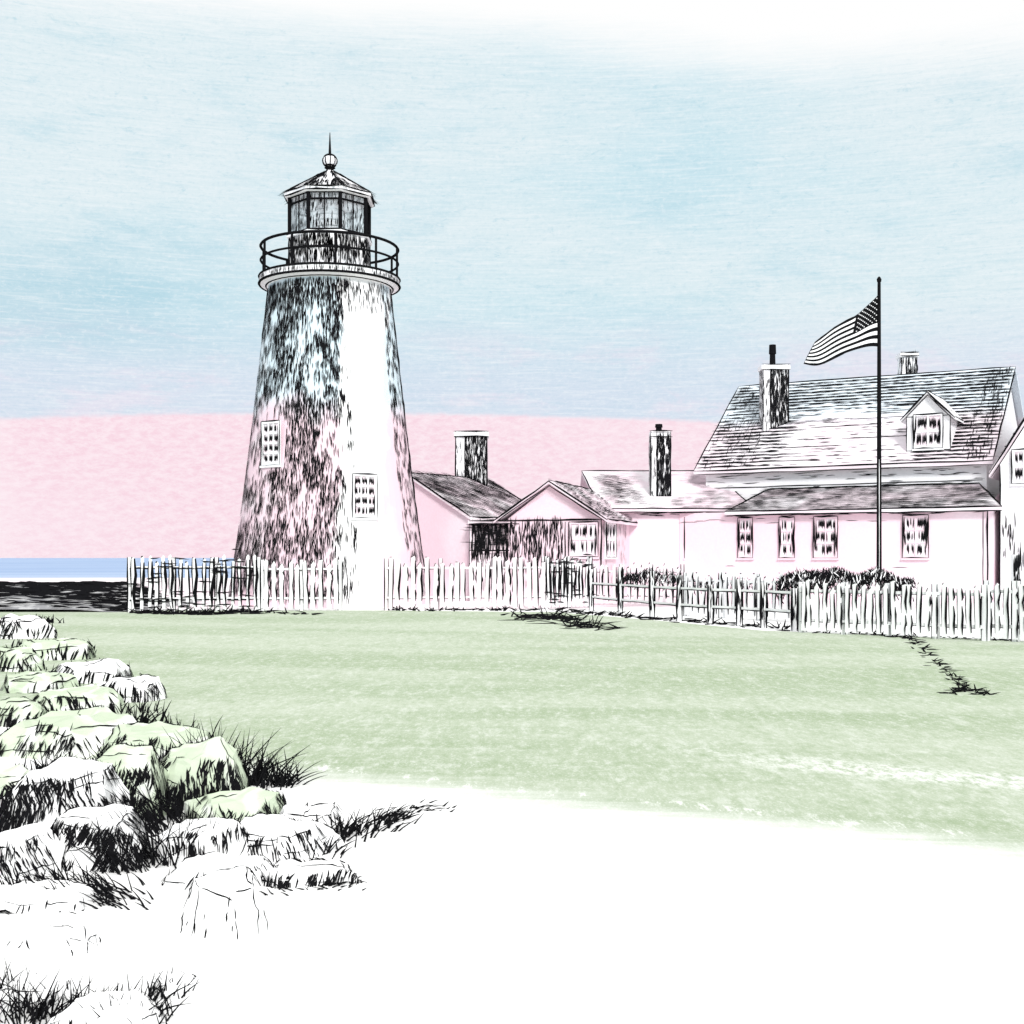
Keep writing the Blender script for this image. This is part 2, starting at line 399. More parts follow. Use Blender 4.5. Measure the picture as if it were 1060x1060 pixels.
revolve(fn,[(.18*math.cos(a),11.98+.165*math.sin(a)) for a in [-1.3+2.7*i/9 for i in range(10)]],20,0)
for t in (0,1,2,3):
    a=t*math.pi/4+.2; fn.tube([T(a,11.98,0)+V(math.sin(a)*math.cos(b),-math.cos(a)*math.cos(b),math.sin(b))*.185 for b in [2*math.pi*i/20 for i in range(20)]],.026 if t==2 else .016,4,1,True)
fn.tube([T(0,12.1,0),T(0,12.4,0),T(0,12.75,0)],[.045,.03,.01],6)
ring(fn,.12,12.11,.03,16); ring(fn,.11,11.86,.03,16)
fn.build('ventilator_ball',LH,(WHITE,INK),TB)
def window(parent,base,c,u,n,w,h,cols,rows,name='window',dark=.5,lw=.03,pane=PANE,bar=.05,loose=0.0,frame=None):
    u=u.normalized();n=n.normalized();z=V(0,0,1)
    f=M(); t=.06; o=.05
    for (a,b,cw,ch) in ((-w/2,-h/2,t,h),(w/2-t,-h/2,t,h),(-w/2+t,-h/2,w-2*t,t),(-w/2+t,h/2-t,w-2*t,t)):
        f.obox(c+u*a+z*b,u*cw,z*ch,n*o)
    f.obox(c-u*(w/2+.03)+z*(-h/2-.05),u*(w+.06),z*.048,n*.08)
    q=[c+n*(o+.004)+u*x+z*y for x,y in((-w/2,-h/2),(w/2,-h/2),(w/2,h/2),(-w/2,h/2))]
    for i in range(4): f.line(q[i],q[(i+1)%4],lw*(1.2 if i!=1 else .8))
    W_,H_=w-2*t,h-2*t
    for i in range(1,cols): x=-W_/2+W_*i/cols; f.obox(c+u*(x-bar/2)+z*(-h/2+t),u*bar,z*H_,n*(o*.8))
    for i in range(1,rows): y=-H_/2+H_*i/rows; f.obox(c-u*W_/2+z*(y-bar/2),u*W_,z*bar,n*(o*.72))
    for i in range(int(loose*10)):
        x=random.choice((-1,1))*w/2*random.uniform(.75,1.0); L=h*random.uniform(.3,.7); y=random.uniform(-h/2+L/2,h/2-L/2)
        f.stroke(c+n*(o+.012)+u*x+z*y,z+u*random.uniform(-.03,.03),n,L,lw*.9,bend=.01)
    fo=f.build(name,parent,(frame or WHITE,INK),base)
    p=M(); a=[c+n*.012+u*x+z*y for x,y in((-W_/2,-H_/2),(W_/2,-H_/2),(W_/2,H_/2),(-W_/2,H_/2))]
    p.poly(a)
    cw,ch=W_/cols,H_/rows
    for i in range(cols):
        for j in range(rows):
            x0,y0=-W_/2+cw*i+bar*.5,-H_/2+ch*j+bar*.5; ww,hh=cw-bar,ch-bar
            kx=max(2,int(ww/.032))
            for s_ in range(kx):
                if random.random()>dark: continue
                x=x0+ww*(s_+.5)/kx; L=hh*random.uniform(.65,1.0); y=y0+hh-L/2 if random.random()<.7 else y0+hh/2
                p.stroke(c+n*.02+u*x+z*y,z+u*random.uniform(-.05,.05),n,L,ww/kx*1.1,bend=.01)
    p.build('pane',fo,(pane,INK),base)
    return fo
for th,z,w_,h_ in wins:
    nn=V(math.sin(th),-math.cos(th),.12).normalized(); u=V(math.cos(th),math.sin(th),0)
    window(LH,TB,T(th,z,R(z)+.05),u,nn,w_,h_,3,4,dark=.95,lw=.035,bar=.038,loose=.4)
# ---------------------------------------------------------------- keeper's house
c30,s30=math.cos(math.radians(30)),.5
O=V(5.78,40,0); EX=V(c30,-s30,0); EY=V(s30,c30,0)
def H(a,b,z=0): return O+EX*a+EY*b+V(0,0,z)
def solve(px,b):
    r=(px-530)/F; p=O+EY*b
    return (r*p.y-p.x)/(EX.x-r*EX.y)
HB=H(5,0,0)
KH=thing('keepers_house',HB,'white clapboard keeper\'s house with shingled gable roof, dormer and chimneys','house')
wl=M(); zr=7.19; ze=3.9
for a in (.3,8.8):
    wl.poly([H(a,.3),H(a,8.1),H(a,8.1,ze),H(a,4.2,zr-.12),H(a,.3,ze)])
wl.poly([H(.3,.3),H(8.8,.3),H(8.8,.3,ze),H(.3,.3,ze)]); wl.poly([H(.3,8.1),H(8.8,8.1),H(8.8,8.1,ze),H(.3,8.1,ze)])
wl.line(H(.4,.28,3.45),H(8.7,.28,3.47),.03)
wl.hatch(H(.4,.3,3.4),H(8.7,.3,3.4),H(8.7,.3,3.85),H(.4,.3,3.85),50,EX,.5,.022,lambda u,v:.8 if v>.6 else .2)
wl.build('main_wall',KH,(WHITE,INK),HB)
rf=M(); th_=V(0,0,-.12)
rf.slab([H(0,0,3.99),H(9.02,0,3.99),H(9.02,4.2,zr),H(0,4.2,zr)],th_)
rf.slab([H(0,8.4,3.99),H(0,4.2,zr-.002),H(9.02,4.2,zr-.002),H(9.02,8.4,3.99)],th_)
def m1(u,v):
    x=.42+.45*nz(u*5,v*6,3)
    if u<.26: x+=.3
    if u>.80: x+=.5
    if v>.72: x+=.35
    if .30<u<.76 and v<.6: x*=.18
    return clamp(x)
for i in range(3300):   # strokes ride along shingle courses
    while True:
        u=random.random(); v=(int(random.random()*26)+random.uniform(.25,.75))/26
        if random.random()<m1(u,v): break
    p=H(.1+8.8*u,.08+4.05*v,4.04+3.09*v); rf.stroke(p+V(0,-.015,.025),EX+V(0,0,random.uniform(-.05,.02)),V(-.3,-.52,.8),random.uniform(.2,.6),random.uniform(.014,.036),bend=.02)
rf.hatch(H(.1,.08,4.06),H(2.0,.08,4.06),H(1.4,3.9,zr-.2),H(.1,4.15,zr-.04),160,V(.45,.75,.6),.35,.024,off=.03)
rf.hatch(H(8.1,.08,4.06),H(8.95,.08,4.06),H(8.95,4.15,zr-.04),H(8.3,4.15,zr-.04),120,V(.5,.9,.7),.4,.028,off=.03)
for i in range(1,14):
    v=i/14
    for r_ in range(2):
        a0=random.uniform(.1,6); rf.line(H(a0,4.2*v,3.99+3.2*v+.02),H(min(9,a0+random.uniform(1,3.5)),4.2*v,3.99+3.2*v+.02),.022)
rf.line(H(0,0,4.0),H(9.02,0,4.0),.06);rf.line(H(0,0,3.88),H(9.02,0,3.88),.035);rf.line(H(0,4.2,zr),H(9.02,4.2,zr),.055)
rf.line(H(0,0,4.0),H(0,4.2,zr),.055);rf.line(H(9.02,0,4.0),H(9.02,4.2,zr),.05)
RF=rf.build('main_roof',KH,(ROOFG,INK),HB)
def chimney(parent,base,c,w,dp,z0,z1,ex,ey,pot=None,dens=1.0,name='chimney',cap=True):
    m=M(); o=c-ex*w/2-ey*dp/2; o=V(o.x,o.y,z0); H_=z1-z0
    m.obox(o,ex*w,ey*dp,V(0,0,H_))
    if cap: m.obox(o-ex*.05-ey*.05+V(0,0,H_-.16),ex*(w+.1),ey*(dp+.1),V(0,0,.14))
    f=[o-ey*.012,o+ex*w-ey*.012]; z=V(0,0,H_)
    s0=f[0]+ex*w*.3
    m.hatch(s0,f[1],f[1]+z*.93,s0+z*.93,int(210*w*H_*dens),V(0,0,1),.32,.028,off=.015,jit=.02)
    m.hatch(f[0],s0,s0+z*.9,f[0]+z*.9,int(14*w*H_*dens),V(0,0,1),.25,.025,off=.015,jit=.03)
    for s_ in (f[0],f[1],s0): m.line(s_,s_+z,.045)
    for t in (1.0,.92): m.line(f[0]-ex*.05-ey*.06+z*t,f[1]+ex*.05-ey*.06+z*t,.045)
    for a,b in ((o+ex*w,o+ex*w+ey*dp),(o+ey*dp,o)):
        for i in range(int(60*w*H_*dens)):
            u,v=random.random(),random.random(); nn=(b-a).cross(V(0,0,1)).normalized()
            m.stroke(a.lerp(b,u)+z*v*.95+nn*.015,V(0,0,1),nn,.25,.03)
    if pot:
        cc=o+ex*w*.45+ey*dp/2+z; m.tube([cc,cc+V(0,0,pot*.55),cc+V(0,0,pot*.56),cc+V(0,0,pot)],[.1,.09,.12,.11],8)
    return m.build(name,parent,(WHITE,INK),base)
a=solve(801,2.2); chimney(RF,HB,H(a,2.2),.82,.6,5.3,7.5,V(1,0,0),V(0,1,0),.68)
a=solve(939,4.7); chimney(RF,HB,H(a,4.7),.5,.45,6.5,7.95,V(1,0,0),V(0,1,0),dens=.45)
DB=.5; da=solve(961,DB); dw=.62
dm=M()
for s in (-1,1): dm.poly([H(da+s*dw,DB,4.3),H(da+s*dw,DB,5.4),H(da+s*dw,DB+1.4,5.4)])
dm.poly([H(da-dw,DB,4.3),H(da+dw,DB,4.3),H(da+dw,DB,5.4),H(da,DB,6.02),H(da-dw,DB,5.4)])
dm.line(H(da-dw,DB,4.35),H(da-dw,DB,5.4),.045);dm.line(H(da+dw,DB,4.35),H(da+dw,DB,5.4),.045);dm.line(H(da-dw,DB-.01,5.4),H(da+dw,DB-.01,5.4),.04)
dm.line(H(da-dw,DB-.01,4.4),H(da+dw,DB-.01,4.4),.045)
DM=dm.build('dormer',KH,(WHITE,INK),HB)
dr=M()
for s in (-1,1):
    dr.slab([H(da,DB-.15,6.12),H(da+s*(dw+.16),DB-.15,5.32),H(da+s*(dw+.16),DB+1.3,5.32),H(da,DB+2.3,6.12)],V(0,0,-.07))
    dr.line(H(da,DB-.16,6.1),H(da+s*(dw+.16),DB-.16,5.3),.065); dr.line(H(da,DB-.16,6.0),H(da+s*(dw+.1),DB-.16,5.26),.03)
dr.line(H(da+dw+.16,DB-.15,5.33),H(da+dw+.16,DB+1.3,5.33),.05); dr.line(H(da,DB-.1,6.13),H(da,DB+2.3,6.13),.045)
dr.hatch(H(da+.05,DB-.1,6.1),H(da+.74,DB-.1,5.36),H(da+.74,DB+1.2,5.36),H(da+.05,DB+1.9,6.1),40,EY,.3,.025)
dr.build('dormer_roof',DM,(WHITE,INK),HB)
window(DM,HB,H(da,DB-.01,4.95),EX,-EY,.84,1.02,2,2,dark=.85,lw=.05,bar=.06,loose=.5)
wg=M(); A0,A1=.2,9.15
wg.poly([H(A0,-1.65),H(A1,-1.65),H(A1,-1.65,2.6),H(A0,-1.65,2.6)])
wg.poly([H(A1,-1.65),H(A1,.3),H(A1,.3,3.1),H(A1,-1.65,2.6)]);wg.poly([H(A0,-1.65),H(A0,.3),H(A0,.3,3.0),H(A0,-1.65,2.6)])
wg.line(H(A1,-1.66,0),H(A1,-1.66,2.6),.06); wg.line(H(A1-.12,-1.66,0),H(A1-.12,-1.66,2.5),.025)
for i in range(16):
    a=random.uniform(A0,A1-1); z=random.choice([.5,.8,1.0,2.3,2.42,2.5])+random.uniform(-.05,.05); wg.stroke(H(a,-1.66,z),EX,-EY,random.uniform(.3,.9),.016)
wg.hatch(H(2,-1.66,2.46),H(A1,-1.66,2.46),H(A1,-1.66,2.58),H(2,-1.66,2.58),60,EX,.5,.025,off=.012)
wg.build('wing_wall',KH,(WINGW,INK),HB)
wr=M(); q=[H(1.75,-1.9,2.6),H(9.55,-1.9,2.6),H(8.6,.29,3.36),H(2.4,.29,3.36)]
wr.slab(q,V(0,0,-.1)); wr.poly([q[1],H(9.2,.29,2.6),q[2]]); wr.poly([q[0],q[3],H(1.9,.29,2.6)])
wr.hatch(*[p+V(0,0,.03) for p in q],1500,EX,.46,.027,lambda u,v:clamp(.55+.25*(1-v)+.6*nz(u*8,v*3)),jit=.03)
for i in range(4): wr.line(q[i]+V(0,0,.02),q[(i+1)%4]+V(0,0,.02),.05)
wr.line(q[0]+V(0,0,-.09),q[1]+V(0,0,-.09),.045)
wr.line(q[1],H(9.3,-1.4,2.45),.07)
wr.build('wing_roof',KH,(ROOFG,INK),HB)
for px,w_ in ((772,.46),(815,.46),(855,.70),(948,.70)):
    a=solve(px,-1.65); window(KH,HB,H(a,-1.655,1.85-.02),EX,-EY,w_,1.2,2,3,dark=.68,lw=.042,bar=.03,loose=.9,frame=WINGW)
cg=M(); g0,g1,gm_=9.3,13.3,11.3
cg.poly([H(g0,-.6),H(g1,-.6),H(g1,-.6,3.9),H(gm_,-.6,7.1),H(g0,-.6,3.9)])
cg.poly([H(g0,-.6),H(g0,6),H(g0,6,3.9),H(g0,-.6,3.9)]);cg.poly([H(g1,-.6),H(g1,6),H(g1,6,3.9),H(g1,-.6,3.9)]);cg.poly([H(g0,6),H(g1,6),H(g1,6,3.9),H(gm_,6,7.1),H(g0,6,3.9)])
cg.line(H(g0,-.62,0),H(g0,-.62,3.8),.05)
cg.hatch(H(g0,-.6,1.0),H(g0+.9,-.6,1.0),H(g0+.9,-.6,2.3),H(g0,-.6,2.3),40,V(0,0,1),.4,.03)
cg.build('gable_wall',KH,(WHITE,INK),HB)
cr=M()
for s in (-1,1):
    e=gm_+s*2.25; cr.slab([H(gm_,-.85,7.2),H(e,-.85,3.6),H(e,6.2,3.6),H(gm_,6.2,7.2)],V(0,0,-.14)); cr.line(H(gm_,-.86,7.15),H(e,-.86,3.55),.07)
    cr.line(H(gm_,-.86,6.95),H(e+.05,-.86,3.45),.03)
    for i in range(700):
        u,v=random.random(),random.random(); p=H(gm_,-.8+7*u,7.2).lerp(H(e,-.8+7*u,3.6),v)
        nn=V(0,0,1)+EX*s*1.4; cr.stroke(p+nn*.012,EY,nn,.4,.032)
cr.build('gable_roof',KH,(ROOFG,INK),HB)
a=solve(1056,-.6); window(KH,HB,H(a+.1,-.61,3.75),EX,-EY,.62,.95,2,2,dark=.95,lw=.045)
# ---------------------------------------------------------------- entry building
EB=V(3,37,0)
EN=thing('entry_cottage',EB,'small pale cottage with front gable, long side roof and tall chimney','house')
c17,s17=math.cos(math.radians(17)),math.sin(math.radians(17))
G0=V(1.02,35,0); GX=V(c17,-s17,0); GY=V(s17,c17,0)
def G(a,b,z=0): return G0+GX*a+GY*b+V(0,0,z)
gw=M(); 
gw.poly([G(-1.25,.25,0),G(1.45,.25,0),G(1.45,.25,2.35),G(0,.25,3.28),G(-1.25,.25,2.35)])
gw.poly([G(1.45,.25),G(1.45,5),G(1.45,5,2.35),G(1.45,.25,2.35)]); gw.poly([G(-1.25,.25),G(-1.25,5),G(-1.25,5,2.35),G(-1.25,.25,2.35)])
gw.line(G(-1.3,.23,2.3),G(1.5,.23,2.3),.05); gw.line(G(1.45,.23,0),G(1.45,.23,2.3),.05); gw.line(G(.42,.23,0),G(.42,.23,2.25),.04)
gw.hatch(G(-1.25,.25,.3),G(.35,.25,.3),G(.35,.25,2.28),G(-1.25,.25,2.28),330,V(0,0,1),.35,.028,lambda u,v:1 if v>.45 else .25)  # upper strokes carry on the porch's drawn shade band
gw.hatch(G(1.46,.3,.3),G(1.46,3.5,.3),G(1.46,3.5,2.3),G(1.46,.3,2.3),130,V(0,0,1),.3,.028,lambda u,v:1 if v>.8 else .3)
gw.build('gable_wall',EN,(PINKW,INK),EB)
gr=M()
for s,e in ((-1,-1.62),(1,1.68)):
    gr.slab([G(0,0,3.4),G(e,0,2.3),G(e,5,2.3),G(0,5,3.4)],V(0,0,-.09)); gr.line(G(0,-.01,3.38),G(e,-.01,2.28),.065); gr.line(G(0,-.01,3.26),G(e*.95,-.01,2.26),.04)
gr.line(G(0,0,3.41),G(0,5,3.41),.045); gr.line(G(1.68,0,2.31),G(1.68,4.6,2.31),.05)
gr.hatch(G(0,.05,3.43),G(1.66,.05,2.34),G(1.66,4.8,2.34),G(0,4.8,3.43),620,GY,.45,.027,lambda u,v:clamp(.5+.8*nz(u*4,v*6)+ (.3 if v<.5 else 0)),jit=.03)
gr.build('gable_roof',EN,(PINKR,INK),EB)
window(EN,EB,G(.95,.245,1.75),GX,-GY,.84,.98,3,2,dark=.65,lw=.04,bar=.035,loose=.8,frame=PINKW)
window(EN,EB,G(1.452,1.3,1.75),GY,GX,1.3,1.0,3,2,dark=.75,lw=.035)
ew=M(); x0,x1,yw=3.0,5.6,38.5
ew.poly([V(x0,yw,0),V(x1,yw,0),V(x1,yw,2.7),V(x0,yw,2.7)]); ew.poly([V(x0,yw,0),V(x0,44,0),V(x0,44,2.7),V(x0,41.5,4.0),V(x0,yw,2.7)])
ew.poly([V(x1,yw,0),V(x1,44,0),V(x1,44,2.7),V(x1,41.5,4.0),V(x1,yw,2.7)]); ew.poly([V(x0,44,0),V(x1,44,0),V(x1,44,2.7),V(x0,44,2.7)])
ew.hatch(V(x0,yw,2.5),V(x1,yw,2.5),V(x1,yw,2.65),V(x0,yw,2.65),20,V(1,0,0),.5,.025)
ew.build('ell_wall',EN,(PINKW,INK),EB)
er=M(); q=[V(2.7,38.2,2.73),V(7.4,38.2,2.73),V(6.6,41.5,4.1),V(2.3,41.5,4.1)]
er.slab(q,V(0,0,-.1)); er.slab([V(2.3,41.5,4.098),V(6.6,41.5,4.098),V(6.6,44.4,2.73),V(2.3,44.4,2.73)],V(0,0,-.1))
er.hatch(*[p+V(0,0,.03) for p in q],260,V(1,0,0),.45,.022,lambda u,v:(.9 if v<.25 and u>.5 else .15)+( .5 if u>.76 else 0))
er.hatch(V(2.9,38.4,2.86),V(4.2,38.4,2.86),V(3.6,41,3.95),V(2.6,41,3.95),220,V(.7,-.3,0),.4,.026)
for i in range(4): er.line(q[i]+V(0,0,.01),q[(i+1)%4]+V(0,0,.01),.045)
er.line(q[0]-V(0,0,.1),q[1]-V(0,0,.1),.03)
ER=er.build('ell_roof',EN,(PINKR,INK),EB)
chimney(ER,EB,V((683-530)*39.5/F,39.5,0),.62,.5,2.9,1.25+(577-447)*39.5/F,V(1,0,0),V(0,1,0),.24,1.15,cap=False)
window(EN,EB,V((715-530)*38.5/F,38.44,1.85),V(1,0,0),V(0,-1,0),.42,1.25,1,3,dark=.6,lw=.04,bar=.04,loose=.5,frame=PINKW)
# ---------------------------------------------------------------- outbuilding
cb,sb=.6,.8
B0=V(-1.19,36,0); BX=V(cb,sb,0); BY=V(-sb,cb,0)
def Bq(a,b,z=0): return B0+BX*a+BY*b+V(0,0,z)
BB=Bq(2,2.5)
OB=thing('outbuilding',BB,'low pink outbuilding with dark shingled roof and square chimney','building')
ow=M(); 
ow.poly([Bq(.15,.15),Bq(.15,4.85),Bq(.15,4.85,2.35),Bq(.15,2.5,3.7),Bq(.15,.15,2.35)])
ow.poly([Bq(.15,.15),Bq(4,.15),Bq(4,.15,2.35),Bq(.15,.15,2.35)]);ow.poly([Bq(.15,4.85),Bq(4,4.85),Bq(4,4.85,2.35),Bq(.15,4.85,2.35)]);ow.poly([Bq(4,.15),Bq(4,4.85),Bq(4,4.85,2.35),Bq(4,2.5,3.7),Bq(4,.15,2.35)])
ow.line(Bq(.13,.13,0),Bq(.13,.13,2.35),.05)
ow.build('wall',OB,(PINKW,INK),BB)
orf=M(); zz=3.79
orf.slab([Bq(0,0,2.41),Bq(4.1,0,2.41),Bq(4.0,2.5,zz),Bq(0,2.5,zz)],V(0,0,-.09)); orf.slab([Bq(0,5,2.41),Bq(0,2.5,zz-.002),Bq(4.0,2.5,zz-.002),Bq(4.0,5,2.41)],V(0,0,-.09))
orf.hatch(Bq(0,0,2.44),Bq(4,0,2.44),Bq(4,2.5,zz+.03),Bq(0,2.5,zz+.03),1500,V(1,.05,0),.42,.027,lambda u,v:clamp(.6+.6*nz(u*4,v*5)+(.3 if v>.5 else 0)),jit=.03)
for p,q_ in ((Bq(0,0,2.42),Bq(0,2.5,zz)),(Bq(0,2.5,zz),Bq(4,2.5,zz)),(Bq(0,0,2.42),Bq(4.1,0,2.42)),(Bq(4.1,0,2.42),Bq(4,2.5,zz))): orf.line(p,q_,.055)
OR=orf.build('roof',OB,(PINKR,INK),BB)
chimney(OR,BB,Bq(3.3,2.6),1.0,.7,3.2,5.25,V(1,0,0),V(0,1,0),None,1.0)
pw=M()
pw.obox(V(-1.2,35.7,0),V(2.0,0,0),V(0,.3,0),V(0,0,1.45)); pw.obox(V(-1.25,35.55,2.2),V(1.2,0,0),V(0,.6,0),V(0,0,.1))
pw.obox(V(-1.2,35.72,1.45),V(2.0,0,0),V(0,.2,0),V(0,0,.75))
pw.hatch(V(-1.2,35.7,.3),V(.8,35.7,.3),V(.8,35.7,2.2),V(-1.2,35.7,2.2),480,V(0,0,1),.35,.034,lambda u,v:1 if v>.5 else .25,off=.03)  # dense ink strokes stand in for shade beneath the eave
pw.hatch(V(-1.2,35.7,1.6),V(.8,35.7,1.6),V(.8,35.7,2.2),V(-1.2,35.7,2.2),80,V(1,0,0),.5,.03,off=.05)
for z in (1.45,2.2,2.3): pw.line(V(-1.22,35.5,z),V(.2 if z>2 else .8,35.5 if z>2 else 35.69,z),.05)
pw.build('porch_front',OB,(PINKW,INK),BB)
# ---------------------------------------------------------------- fences
def picket_mesh(wd,hh,lw,rough,mats):
    m=M(); t=.014
    cut=random.choice((0,.5,.9)); tp=hh-wd*cut
    o=[V(-wd/2,0,.04),V(wd/2,0,.04),V(wd/2,0,tp),V(random.uniform(-.2,.2)*wd,0,hh),V(-wd/2,0,tp-random.uniform(0,.02))]
    m.slab(o,V(0,t,0)); f=-.004
    s=1
    z0=random.uniform(.03,.25)*hh; z1=tp-random.uniform(-.02,.1)*hh
    if random.random()<rough*.6:
        zm=random.uniform(.35,.7)*hh; m.line(V(s*wd/2,f,z0),V(s*wd/2,f,zm),lw*1.3,.5); m.line(V(s*wd/2,f,zm+.1*hh),V(s*wd/2,f,z1),lw*1.4,.5)
    else: m.line(V(s*wd/2,f,z0),V(s*wd/2,f,z1),lw*random.uniform(1.0,1.6),.5)
    if random.random()>rough:
        m.line(V(-s*wd/2,f,random.uniform(.1,.5)*hh),V(-s*wd/2,f,z1),lw*.6,.5)
    if random.random()<.6: m.line(V(-wd/2,f,tp),o[3]+V(0,f,0),lw*.6)
    me=bpy.data.meshes.new('picket'); me.from_pydata([tuple(v) for v in m.v],[],m.f)
    for x in mats: me.materials.append(x)
    me.polygons.foreach_set('material_index',m.m); me.update(); return me
def picket_fence(p0,p1,h0,spacing,wd,lw,label,posts=5,rough=.4,group='white picket fences around the yard',rl=.5,tang=0,mats=(WHITE,INK)):
    p0=Vector(p0);p1=Vector(p1); base=p0.copy(); D=p1-p0; L=D.length; u=D.normalized(); nrm=V(u.y,-u.x,0)
    if nrm.y>0: nrm=-nrm
    e=thing('picket_fence',base,label,'fence',group)
    ms=[picket_mesh(wd,h0*random.uniform(.88,1.05),lw,rough,mats) for _ in range(14)]
    n=int(L/spacing); ang=math.atan2(u.y,u.x)
    for i in range(n+1):
        t=(i+.5+random.uniform(-.12,.12))/(n+1)
        o=bpy.data.objects.new('picket',random.choice(ms)); col.objects.link(o); o.parent=e
        o.location=u*L*t+nrm*.02; o.rotation_euler=(0,random.uniform(-.035,.035),ang)
    for z in (.22,.78):
        m=M(); m.obox(p0+V(0,0,h0*z),D,V(0,0,.05),-nrm*.02)
        nseg=max(3,int(L/.6))
        for i in range(nseg):
            if random.random()<.35 and not tang: continue
            m.line(p0+D*(i/nseg)+V(0,0,h0*z)+nrm*.005,p0+D*((i+.9)/nseg)+V(0,0,h0*z)+nrm*.005,lw*rl)
        if tang:
            for i in range(tang):
                m.stroke(p0+D*random.random()+V(0,0,h0*(z+random.gauss(0,.12)))+nrm*.05,u+V(0,0,random.uniform(-.1,.1)),nrm,random.uniform(.2,.5),lw*.6)
        m.build('rail',e,mats,base)
    for i in range(posts):
        t=i/(posts-1); q=p0+D*t; m=M(); w_=.09
        m.obox(q-u*w_/2-nrm*.03,u*w_,-nrm*w_,V(0,0,h0*.98))
        for s in (-1,1): m.line(q+u*s*w_/2-nrm*.025,q+u*s*w_/2-nrm*.025+V(0,0,h0*.98),lw*.9)
        m.build('post',e,mats,base)
    return e
def gp(px,py): 
    d=gd(py); return V((px-530)*d/F,d,0)
PKP=wash('weathered_pink_picket',(0.86,0.74,0.78),(0.91,0.89,0.90),1.0)
picket_fence(gp(134,634),gp(268,632.5),1.28,.175,.07,.052,'weathered picket fence corner beside dark shore rocks',4,.1,rl=1,tang=26)
picket_fence(gp(272,632.5),gp(352,632),1.22,.18,.10,.03,'low white picket fence in front of the lighthouse base',3,.9)
picket_fence(gp(400,632),gp(566,630.5),1.25,.18,.10,.034,'low white picket fence in front of the pink outbuilding',4,.8,mats=(PKP,INK))
picket_fence(gp(566,630.5),gp(612,629),1.3,.14,.09,.06,'dark picket gate between two white fences',3,.1,tang=12)
picket_fence(gp(612,626),gp(706,628),1.1,.2,.1,.045,'white picket fence before the cottage porch',4,.5,mats=(PKP,INK))
picket_fence(gp(708,638),gp(826,645),.95,.19,.085,.035,'low white picket fence behind the post and rail fence',4,.7)
picket_fence(gp(828,655),gp(1018,664),.86,.14,.078,.026,'white picket fence on the lawn beside the flagpole',5,.4)
picket_fence(gp(1020,663),gp(1110,668),.92,.14,.08,.026,'white picket fence at the corner near the house',4,.3)
rb=gp(610,632); RFN=thing('rail_fence',rb,'white post and rail fence crossing the edge of the lawn','fence')
pr=[(612,632),(642,636),(675,640),(703,643),(735,646),(765,648),(790,650),(822,653)]
for i,(px,py) in enumerate(pr):
    q=gp(px,py); m=M(); hh=(44+random.uniform(-4,7))*q.y/F
    m.obox(q-V(.05,.05,0),V(.1,0,0),V(0,.1,0),V(0,0,hh)); 
    for s in(-1,1): m.line(q+V(s*.05,-.055,0),q+V(s*.05,-.055,hh),.045)
    m.hatch(q+V(-.05,-.052,.1),q+V(.05,-.052,.1),q+V(.05,-.052,hh),q+V(-.05,-.052,hh),14,V(0,0,1),.25,.02,off=.01)
    m.build('post',RFN,(WHITE,INK),rb)
    if i<len(pr)-1:
        q2=gp(*pr[i+1])
        for z in (.3,.62):
            m=M(); m.obox(q+V(0,0,z),q2-q,V(0,0,.05),V(0,.03,0)); m.line(q+V(0,-.01,z),q2+V(0,-.01,z),.022); m.build('rail',RFN,(WHITE,INK),rb)
gq=V((1051-530)*22/F,22,0)
m=M(); m.obox(gq-V(.06,.06,0),V(.12,0,0),V(0,.12,0),V(0,0,1.3)); m.hatch(gq+V(-.06,-.07,.2),gq+V(.06,-.07,.2),gq+V(.06,-.07,1.3),gq+V(-.06,-.07,1.3),50,V(0,0,1),.25,.03)
m.build('gate_post',None,(WHITE,INK),gq,label='dark square gate post behind the picket fence',category='post')
# ---------------------------------------------------------------- flagpole and flag
FP=V((910-530)*25/F,25,0)
fp=thing('flagpole',FP,'tall dark slender flagpole rising from a clipped hedge','flagpole')
m=M(); zt=1.25+284*25/F
m.tube([FP+V(0,0,z) for z in (0,2,4,zt)],[.055,.048,.042,.032],10,1)
m.line(FP+V(-.012,-.06,.3),FP+V(-.012,-.05,3.2),.012,.1,0)
m.build('pole',fp,(WHITE,INK),FP)
m=M(); m.tube([FP+V(0,0,zt+z) for z in (0,.02,.07,.11,.13)],[.02,.04,.05,.03,.01],8); m.build('finial',fp,(WHITE,INK),FP)
fl=M(); NU,NV=60,39
def bez(p,t):
    a,b,c,d=p; return a*(1-t)**3+b*3*t*(1-t)**2+c*3*t*t*(1-t)+d*t**3
top=[S(909,305,25),S(896,322,24.9),S(872,334,25.2),S(844,352,25.0)]
bot=[S(909,359,25),S(886,354,25.0),S(864,379,25.3),S(831,378,25.0)]
def FPt(u,v):
    p=bez(top,u).lerp(bez(bot,u),v); return p+V(0,.09*math.sin(u*9+v*1.5)*min(1,u*3),.035*math.sin(u*11+v*2)*u)
for i in range(NU):
    for j in range(NV):
        u0,u1,v0,v1=i/NU,(i+1)/NU,j/NV,(j+1)/NV
        mt=1 if (u0<.44 and j<21) or (j//3)%2==0 else 0
        fl.poly([FPt(u0,v0),FPt(u1,v0),FPt(u1,v1),FPt(u0,v1)],mt)
for r in range(9):
    for c in range(6 if r%2==0 else 5):
        u=.43*((c+.5+(0 if r%2==0 else .5))/6); v=21/39*(r+.7)/9.6; p=FPt(u,v)+V(0,-.012,0)
        fl.poly([p+V(math.sin(k_*math.pi/5)*(.017 if k_%2==0 else .007),0,math.cos(k_*math.pi/5)*(.017 if k_%2==0 else .007)) for k_ in range(10)],0)
